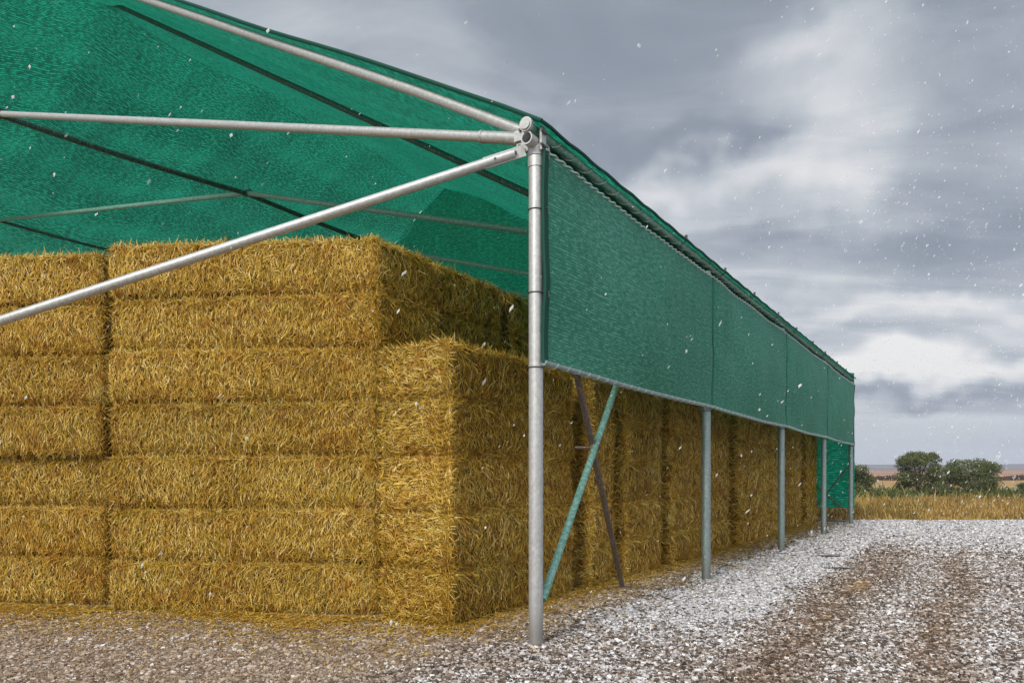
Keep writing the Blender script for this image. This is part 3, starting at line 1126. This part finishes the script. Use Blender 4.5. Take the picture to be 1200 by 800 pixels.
def cur(a, b):                           # side curtain: a from top to bottom, b along the shed
    v = -0.02 + (LEN + 0.04) * b
    h = TOP + (BOT - TOP) * a
    bay = (v / BAY) % 1
    bul = 0.09 * math.sin(math.pi * bay) ** 0.8 * math.sin(math.pi * a)
    bul += 0.030 * mnoise.noise(Vector((v * 0.9 + h * 0.8, h * 1.6 - v * 0.4, 2.0))) + 0.012 * mnoise.noise(Vector((v * 2.6 + h * 3, h * 2.5, 7.0))) * math.sin(math.pi * a)
    bul -= 0.02 * math.exp(-(min(bay, 1 - bay) * BAY / 0.12) ** 2) * math.sin(math.pi * a)
    rip = 0.010 * math.sin(v * 2.6 + a * 2) * math.sin(math.pi * a)
    scal = 0.02 * math.sin(math.pi * bay)
    return sh(v, COFF - bul - rip, h - scal), (v, h)


cu = sheet('side_curtain', cur, 36, 420, M['net_side'])
cu['label'] = 'hanging green net curtain along the long side'


def val_(a, b):                          # valance strip behind the eave pipe
    v = -0.02 + (LEN + 0.04) * b
    return sh(v, 0.075 - 0.02 * math.sin(v * 3) - 0.04 * a, EAVE + 0.12 - 0.46 * a), (v, 10 + a)


sheet('valance', val_, 4, 120, M['net_hem'])
# bottom tube and top cord of the curtain
tb = [cur(1, i / 160)[0] for i in range(161)]
bt = bpart(MB().path(tb, 0.026, 12), 'bottom_tube', M['steel_weathered'], cu)
mb = MB()
pts = []
for i in range(1500):
    v = LEN * i / 1500
    a = 2 * math.pi * v / 0.22
    c_ = cur(1, v / LEN)[0]
    pts.append(c_ + (-U) * math.cos(a) * 0.028 + Vector((0, 0, 1)) * math.sin(a) * 0.028)
mb.path(pts, 0.0045, 4)
bpart(mb, 'lacing_cord', M['rope'], cu)
mb = MB()
tcd = [cur(0, i / 160)[0] for i in range(161)]
for ph in (0, math.pi):
    pts = []
    for i in range(1400):
        v = LEN * i / 1399
        a = 2 * math.pi * v / 0.30 + ph
        c_ = cur(0, v / LEN)[0]
        pts.append(c_ + (-U) * math.cos(a) * 0.012 + Vector((0, 0, 1)) * math.sin(a) * 0.012)
    mb.path(pts, 0.010, 6)
bpart(mb, 'top_cord', M['rope'], cu)
# seams of the curtain at every post and the dark hem at the corner
for k in range(1, 4):
    mb = MB()
    for s2 in (-0.03, 0.03):
        mb.path([cur(i / 12, (k * BAY + s2) / LEN)[0] + (-U) * 0.004 for i in range(13)], 0.005, 5)
    bpart(mb, 'seam', M['net_side'], cu)
mb = MB()
for dv in (0.0, 0.03, 0.06):
    mb.path([cur(i / 12, 0.0)[0] + V * dv for i in range(13)], 0.018, 6)
bpart(mb, 'hem', M['net_hem'], cu)
bpart(MB().path([cur(i / 12, 1.0)[0] for i in range(13)], 0.022, 6), 'hem', M['net_hem'], cu)


def gab(a, b):                           # back gable net
    u = -0.1 + (UL + 0.1) * b
    top = roof_z(LEN, max(u, 0)) + 0.19
    lo = 0.55
    h = top + (lo - top) * a
    return sh(LEN + 0.07 + 0.05 * math.sin(u * 2 + h), u, h), (u, h + 20)


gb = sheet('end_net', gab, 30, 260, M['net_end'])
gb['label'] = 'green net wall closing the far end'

# ------------------------------------------------------------------ bales
def rounded(p, half, r):
    """push points of a box surface onto a rounded box; returns point and outward normal"""
    inner = half - r
    q = np.clip(p, -inner, inner)
    d = p - q
    L_ = np.linalg.norm(d, axis=1)[:, None]
    n = np.where(L_ > 1e-6, d / np.maximum(L_, 1e-6), 0)
    return q + n * r, n


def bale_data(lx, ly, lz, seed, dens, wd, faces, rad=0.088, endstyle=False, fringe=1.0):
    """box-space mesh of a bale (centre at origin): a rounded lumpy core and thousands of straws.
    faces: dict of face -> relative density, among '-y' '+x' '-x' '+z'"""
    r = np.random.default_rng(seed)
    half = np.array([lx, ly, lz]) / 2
    # core
    V_, F_ = [], []
    st_ = 0.10

    def grid(axis, sgn):
        o_ = [i for i in range(3) if i != axis]
        n1 = max(3, int(half[o_[0]] * 2 / st_))
        n2 = max(3, int(half[o_[1]] * 2 / st_))
        a = np.linspace(-half[o_[0]], half[o_[0]], n1)
        b = np.linspace(-half[o_[1]], half[o_[1]], n2)
        A, B = np.meshgrid(a, b)
        P = np.zeros((A.size, 3))
        P[:, o_[0]], P[:, o_[1]], P[:, axis] = A.ravel(), B.ravel(), sgn * half[axis]
        base = sum(len(x) for x in V_)
        P, _ = rounded(P, half, rad)
        V_.append(P)
        idx = np.arange(n1 * n2).reshape(n2, n1) + base
        q = np.stack([idx[:-1, :-1].ravel(), idx[:-1, 1:].ravel(), idx[1:, 1:].ravel(), idx[1:, :-1].ravel()], 1)
        F_.append(q)
    for ax in range(3):
        for sg in (-1, 1):
            grid(ax, sg)
    core = np.concatenate(V_) * (1 - 0.010)
    bump = 0.012 * np.sin(core[:, 0] * 9 + seed) * np.sin(core[:, 2] * 11 + core[:, 1] * 8 + seed)
    core = core * (1 + bump[:, None] * 0.6)
    cf = np.concatenate(F_)
    # straws
    SV = []
    for fc, rel in faces.items():
        axis = {'x': 0, 'y': 1, 'z': 2}[fc[1]]
        sg = -1 if fc[0] == '-' else 1
        o_ = [i for i in range(3) if i != axis]
        area = half[o_[0]] * half[o_[1]] * 4
        n = int(area * dens * rel)
        nfr = int((half[o_[0]] + half[o_[1]]) * 4 * dens * 0.075 * rel * fringe)
        P = np.zeros((n + nfr, 3))
        P[:, o_[0]] = r.uniform(-1, 1, n + nfr) * half[o_[0]]
        P[:, o_[1]] = r.uniform(-1, 1, n + nfr) * half[o_[1]]
        P[:, axis] = sg * half[axis]
        # fringe straws hug the long edges
        kf = np.arange(n, n + nfr)
        hz = r.random(nfr) < (half[o_[0]] / (half[o_[0]] + half[o_[1]]))
        ee = (1 - np.abs(r.normal(0, 0.035, nfr))) * np.where(r.random(nfr) < 0.5, -1, 1)
        P[kf[hz], o_[1]] = ee[hz] * half[o_[1]]
        P[kf[~hz], o_[0]] = (ee * half[o_[0]])[~hz]
        Q, nrm = rounded(P, half, rad)
        nrm0 = np.zeros_like(nrm)
        nrm0[:, axis] = sg
        nrm = np.where(np.linalg.norm(nrm, axis=1)[:, None] < .5, nrm0, nrm)
        N_ = len(P)
        up = np.zeros((N_, 3))
        if axis == 2:
            up[:, 0] = 1
        else:
            up[:, 2] = 1
        up = up - nrm * (up * nrm).sum(1)[:, None]
        up /= np.maximum(np.linalg.norm(up, axis=1)[:, None], 1e-3)
        side_ = np.cross(nrm, up)
        s1, s2 = P[:, o_[0]], P[:, o_[1]]
        ph = seed * 1.7
        field = 0.30 * np.sin(s1 * 4.1 + ph) * np.sin(s2 * 6.3 + ph * 2) + 0.22 * np.sin(s1 * 11 + s2 * 7 + ph)
        ang = field * 0.55 + r.normal(0, 0.24, N_)
        if endstyle and axis == 1:
            ang = 1.15 * np.sign(r.normal(0.35, 1, N_)) + 0.55 * np.sin(s1 * 8 + ph) + r.normal(0, 0.4, N_)
        wild = r.random(N_) < 0.08
        ang = np.where(wild, r.uniform(-1.7, 1.7, N_), ang)
        # straws lie along the bale where it is tied: near the seams
        dedge = (half[2] - np.abs(Q[:, 2])) if axis != 2 else np.full(N_, 1.0)
        lay = (dedge < 0.05) & (r.random(N_) < 0.62)
        ang = np.where(lay, np.pi / 2 * np.sign(r.normal(size=N_)) + r.normal(0, 0.35, N_), ang)
        flip = np.where(r.random(N_) < 0.5, -1, 1)
        d1 = up * np.cos(ang)[:, None] + side_ * np.sin(ang)[:, None]
        d1 *= flip[:, None]
        a2 = ang + r.normal(0, 0.55, N_)
        d2 = (up * np.cos(a2)[:, None] + side_ * np.sin(a2)[:, None]) * flip[:, None]
        L_ = 0.056 * (wd / 0.0095) ** 0.5 * r.lognormal(0, 0.30, N_)
        lift1 = np.abs(r.normal(0.006, 0.007, N_))
        lift2 = np.abs(r.normal(0.010, 0.014, N_))
        long_ = r.random(N_) < 0.03
        lift2 = np.where(long_, lift2 + 0.045, lift2)
        edge_out = (np.abs(nrm).max(1) < 0.93)
        lift2 = np.where(edge_out & (r.random(N_) < 0.28), lift2 + r.uniform(0.0, 0.05, N_), lift2)
        p0 = Q - nrm * 0.016 - d1 * L_[:, None] * 0.5
        p1 = Q + nrm * lift1[:, None] + d1 * L_[:, None] * 0.5
        p2 = p1 + d2 * L_[:, None] + nrm * (lift2 - 0.004)[:, None]
        wv = np.cross(nrm, d1) + nrm * r.normal(0, 0.5, N_)[:, None]
        wv /= np.maximum(np.linalg.norm(wv, axis=1)[:, None], 1e-3)
        w_ = (wd * 0.5 * r.uniform(0.5, 1.25, N_))[:, None]
        P6 = np.stack([p0 - wv * w_ * .8, p0 + wv * w_ * .8, p1 + wv * w_, p1 - wv * w_, p2 + wv * w_ * .45, p2 - wv * w_ * .45], 1)
        SV.append(P6.reshape(-1, 3))
    sv = np.concatenate(SV)
    ns = len(sv) // 6
    sf = ((np.arange(ns) * 6)[:, None, None] + np.array([(0, 1, 2, 3), (3, 2, 4, 5)])[None]).reshape(-1, 4) + len(core)
    verts = np.concatenate([core, sv])
    fcs = np.concatenate([cf, sf])
    mi = np.concatenate([np.zeros(len(cf), int), np.ones(len(sf), int)])
    return verts, fcs, mi


def to_quad(verts, lx, ly, fl, fr, bl, br_, org, lz):
    """map box space onto a plan quadrilateral (corner points in world metres), base on z=0"""
    s_ = verts[:, 0] / lx + 0.5
    t_ = verts[:, 1] / ly + 0.5
    fl, fr, bl, br_ = [np.array((p[0], p[1])) for p in (fl, fr, bl, br_)]
    xy = (1 - t_)[:, None] * ((1 - s_)[:, None] * fl + s_[:, None] * fr) + t_[:, None] * ((1 - s_)[:, None] * bl + s_[:, None] * br_)
    return np.stack([xy[:, 0] - org[0], xy[:, 1] - org[1], verts[:, 2] + lz / 2], 1)


GROUP = 'stacked straw bales'
ORD = ['bottom', 'second', 'third', 'fourth', 'fifth', 'sixth', 'top']
ORD5 = ['bottom', 'second', 'third', 'fourth', 'top']


def column(fl, fr, bl, br_, layers, lz, colname, seed, dens, wd, faces, variants=3, endstyle=False, gap=0.034, jit=0.02, only=None, setback=None, name='straw_bale', words=None):
    lx = (Vector(fr) - Vector(fl)).length
    ly = (Vector(bl) - Vector(fl)).length
    org = ((fl[0] + fr[0] + bl[0] + br_[0]) / 4, (fl[1] + fr[1] + bl[1] + br_[1]) / 4)
    meshes = []
    for i in range(variants):
        vv, ff_, mi = bale_data(lx, ly, lz - gap, seed * 10 + i, dens, wd, faces, endstyle=endstyle)
        hz_ = 1 - np.clip(vv[:, 2] / (lz / 2), -1, 1) ** 2
        vv[:, 1] += np.sign(vv[:, 1]) * 0.018 * hz_ * np.clip(np.abs(vv[:, 1]) / (ly / 2), 0, 1) ** 4
        vv[:, 0] += np.sign(vv[:, 0]) * 0.018 * hz_ * np.clip(np.abs(vv[:, 0]) / (lx / 2), 0, 1) ** 8
        vv = to_quad(vv, lx, ly, fl, fr, bl, br_, org, lz)
        meshes.append(mesh_np('straw_bale', vv, ff_, [M['core'], M['straw']], False, mi))
    r = random.Random(seed)
    words = words or (ORD if layers == 7 else ORD5)
    for i in range(layers):
        if only and i not in only:
            continue
        sb = setback(i) if setback else 0.0
        o = link(name, meshes[(i * 2 + r.randrange(2)) % variants])
        o.location = (org[0] + r.uniform(-jit, jit), org[1] + r.uniform(-jit, jit) * 0.8 + sb, i * lz + 0.005)
        o.rotation_euler = (0, 0, R(r.uniform(-0.7, 0.7)))
        tag(o, f'{words[i]} bale {colname}', 'straw bale', GROUP)


LZ = 0.617
# column A (left edge of the photo) and column B (the wide one in front)
A_fr, A_fl = (-4.99, 8.83), (-8.15, 9.14)
column(A_fl, A_fr, (A_fl[0] + 0.12, A_fl[1] + 1.25), (A_fr[0] + 0.12, A_fr[1] + 1.25), 7, LZ, 'of the column at the left edge of the photo', 2, 3300, 0.0092,
       {'-y': 1.0, '+x': 0.6, '+z': 0.25}, 4, setback=lambda i: 0.13 if i < 3 else 0.0)
B_fr, B_fl = (-1.54, 8.25), (-4.72, 8.55)
column(B_fl, B_fr, (-4.62, 9.55), (B_fr[0] + V.x * 1.05, B_fr[1] + V.y * 1.05), 7, LZ, 'of the tall front column crossed by the sloping stay', 3, 3300, 0.0092,
       {'-y': 1.0, '+x': 0.9, '+z': 0.25}, 4)

# side row: five layers, long faces towards the yard
LZ5 = 0.605
Cc = Vector((-0.67, 7.60, 0))            # its front outer corner
W_ROW = 0.92
cols = [(0.0, 3.02), (3.22, 1.05), (4.40, 1.85), (6.36, 2.25), (8.70, 1.95), (10.78, 3.2), (14.10, 2.75), (16.98, 1.7), (18.8, 1.9)]
names = ['of the short corner stack beside the nearest post', 'of the narrow stack behind the cross braces', 'of the stack just right of the cross braces',
         'of the stack seen left of the second post', 'of the stack directly behind the second post', 'of the stack between second and third posts',
         'of the stack behind the third post', 'of the stack between third and fourth posts', 'of the last stack by the fourth post']
rr_ = random.Random(9)
for i, ((v0, ln), nm) in enumerate(zip(cols, names)):
    off_ = 0.0 if i == 0 else rr_.uniform(-0.09, 0.06)
    ln -= 0.24
    o0 = Cc + V * v0 + U * off_
    fr, fl = o0, o0 + U * W_ROW
    br_, bl = o0 + V * ln, o0 + V * ln + U * W_ROW
    Yd = (o0 + V * ln / 2).y
    dens = 3200 * (8.3 / Yd) ** 1.5
    wd = 0.0095 * (Yd / 8.3) ** 0.75
    column(fl, fr, bl, br_, 5, LZ5, nm, 20 + i, dens, wd, {'-y': 1.0 if i < 2 else 0.7, '+x': 1.0, '+z': 0.3}, 3 if i < 4 else 2, endstyle=True, gap=0.006, jit=0.02)

# inner row behind it: seven layers; it carries the two dark layers that stand above the side row
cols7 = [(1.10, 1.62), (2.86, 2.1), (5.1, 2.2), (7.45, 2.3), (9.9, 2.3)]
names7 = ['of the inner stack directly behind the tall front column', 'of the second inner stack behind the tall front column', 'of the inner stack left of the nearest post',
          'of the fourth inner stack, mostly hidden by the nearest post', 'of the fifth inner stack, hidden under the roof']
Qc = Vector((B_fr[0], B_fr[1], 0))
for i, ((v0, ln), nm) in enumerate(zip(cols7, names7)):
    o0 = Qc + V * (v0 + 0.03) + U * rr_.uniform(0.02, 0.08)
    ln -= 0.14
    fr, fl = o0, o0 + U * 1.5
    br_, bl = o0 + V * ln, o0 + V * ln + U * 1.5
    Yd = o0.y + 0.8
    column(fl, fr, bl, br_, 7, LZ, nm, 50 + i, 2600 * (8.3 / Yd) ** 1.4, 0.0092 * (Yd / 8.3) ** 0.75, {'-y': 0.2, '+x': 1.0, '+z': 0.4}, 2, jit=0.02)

# loose straw fallen along the foot of the stacks
def litter(n, seed):
    r = np.random.default_rng(seed)
    k1 = int(n * 0.62)
    # along the front of A and B
    s_ = r.uniform(-0.02, 1.0, k1)
    fx = A_fl[0] + (-0.75 - A_fl[0]) * s_
    fy = A_fl[1] + (7.75 - A_fl[1]) * s_ ** 1.0 + 0.15
    d = np.abs(r.normal(0, 1, k1)) * np.where(r.random(k1) < 0.3, 0.75, 0.15 + 0.13 * np.sin(fx * 1.9) + 0.08 * np.sin(fx * 4.7))
    x1, y1 = fx, fy - d
    k2 = n - k1
    s_ = r.uniform(-0.4, 19.5, k2)
    d = np.abs(r.normal(0, 1, k2)) * np.where(r.random(k2) < 0.3, 0.7, 0.25) - 0.05
    x2 = Cc.x + V.x * s_ - U.x * d
    y2 = Cc.y + V.y * s_ - U.y * d
    x, y = np.concatenate([x1, x2]), np.concatenate([y1, y2])
    a = r.uniform(0, 2 * np.pi, n)
    L_ = r.lognormal(math.log(0.05), 0.35, n) * (y / 8.3) ** 0.4
    w_ = 0.0055 * (y / 8.3) ** 0.8
    z = yard_h(x, y) + 0.025 + np.abs(r.normal(0, 0.012, n))
    dx_, dy_ = np.cos(a), np.sin(a)
    bend = r.normal(0, 0.4, n)
    ex, ey = np.cos(a + bend), np.sin(a + bend)
    dzv = r.normal(0, 0.010, n)
    P = np.stack([np.stack([x - dx_ * L_ - dy_ * w_, y - dy_ * L_ + dx_ * w_, z], 1), np.stack([x - dx_ * L_ + dy_ * w_, y - dy_ * L_ - dx_ * w_, z], 1),
                  np.stack([x + dy_ * w_, y - dx_ * w_, z + .006], 1), np.stack([x - dy_ * w_, y + dx_ * w_, z + .006], 1),
                  np.stack([x + ex * L_ + ey * w_ * .5, y + ey * L_ - ex * w_ * .5, z + dzv], 1), np.stack([x + ex * L_ - ey * w_ * .5, y + ey * L_ + ex * w_ * .5, z + dzv], 1)], 1)
    f = ((np.arange(n) * 6)[:, None, None] + np.array([(0, 1, 2, 3), (3, 2, 4, 5)])[None]).reshape(-1, 4)
    return P.reshape(-1, 3), f


v_, f_ = litter(30000, 77)
tag(link('loose_straw', mesh_np('loose_straw', v_, f_, [M['straw']])), 'loose golden straw fallen on the gravel along the bales', 'straw', kind='stuff')

# ------------------------------------------------------------------ falling snow
def snowfall(seed):
    r = np.random.default_rng(seed)
    n = 46000
    x = r.uniform(-12, 32, n)
    y = r.uniform(2.3, 36, n)
    z = r.uniform(0.1, 15, n)
    rel_x, rel_y = x - P0.x, y - P0.y
    u = rel_x * U.x + rel_y * U.y
    v = rel_x * V.x + rel_y * V.y
    under = (u > 0) & (v > 0) & (v < LEN)
    keep = (~under) | (r.random(n) < 0.10)
    keep &= r.random(n) < np.where(y < 8, 0.7, np.clip(0.2 + (x / np.maximum(y, 1) + 0.2) * 0.6, 0.15, 0.65))
    x, y, z = x[keep], y[keep], z[keep]
    n = len(x)
    s = np.minimum(0.0048 * r.lognormal(0, 0.60, n), 0.0135) * np.clip((y / 6.0) ** 0.55, 0.6, 2.2)
    oct_ = np.array([(1, 0, 0), (-1, 0, 0), (0, 1, 0), (0, -1, 0), (0, 0, 1), (0, 0, -1)], float)
    p = oct_[None] * (1 + r.uniform(-0.4, 0.4, (n, 6, 1)))
    p = p * s[:, None, None]
    p[:, :, 2] *= r.uniform(1.0, 2.4, n)[:, None]
    p[:, :, 0] += p[:, :, 2] * r.normal(0.45, 0.25, n)[:, None]
    p[:, :, 0] += x[:, None]
    p[:, :, 1] += y[:, None]
    p[:, :, 2] += z[:, None]
    f = np.array([(0, 2, 4), (2, 1, 4), (1, 3, 4), (3, 0, 4), (2, 0, 5), (1, 2, 5), (3, 1, 5), (0, 3, 5)])
    F_ = ((np.arange(n) * 6)[:, None, None] + f[None]).reshape(-1, 3)
    return p.reshape(-1, 3), F_


v_, f_ = snowfall(99)
tag(link('falling_snow', mesh_np('falling_snow', v_, f_, [M['snow']])), 'white snowflakes falling through the air', 'snow', kind='stuff')

# ------------------------------------------------------------------ haze: snowy air
HAZE = 0.00034
hz = MB().box((0, 1600, 60), (1, 0, 0), (0, 1, 0), (0, 0, 1), 4300, 1700, 63)
m, t = mat('haze_air')
o = t.n('ShaderNodeOutputMaterial')
pv = t.n('ShaderNodeVolumePrincipled')
pv.inputs['Color'].default_value = (0.80, 0.86, 1.0, 1)
pv.inputs['Density'].default_value = HAZE
t.l(pv, 0, o, 'Volume')
tag(hz.build('haze', m, smooth=False), kind='stuff')

scene.cycles.transparent_max_bounces = 16
scene.cycles.max_bounces = 8
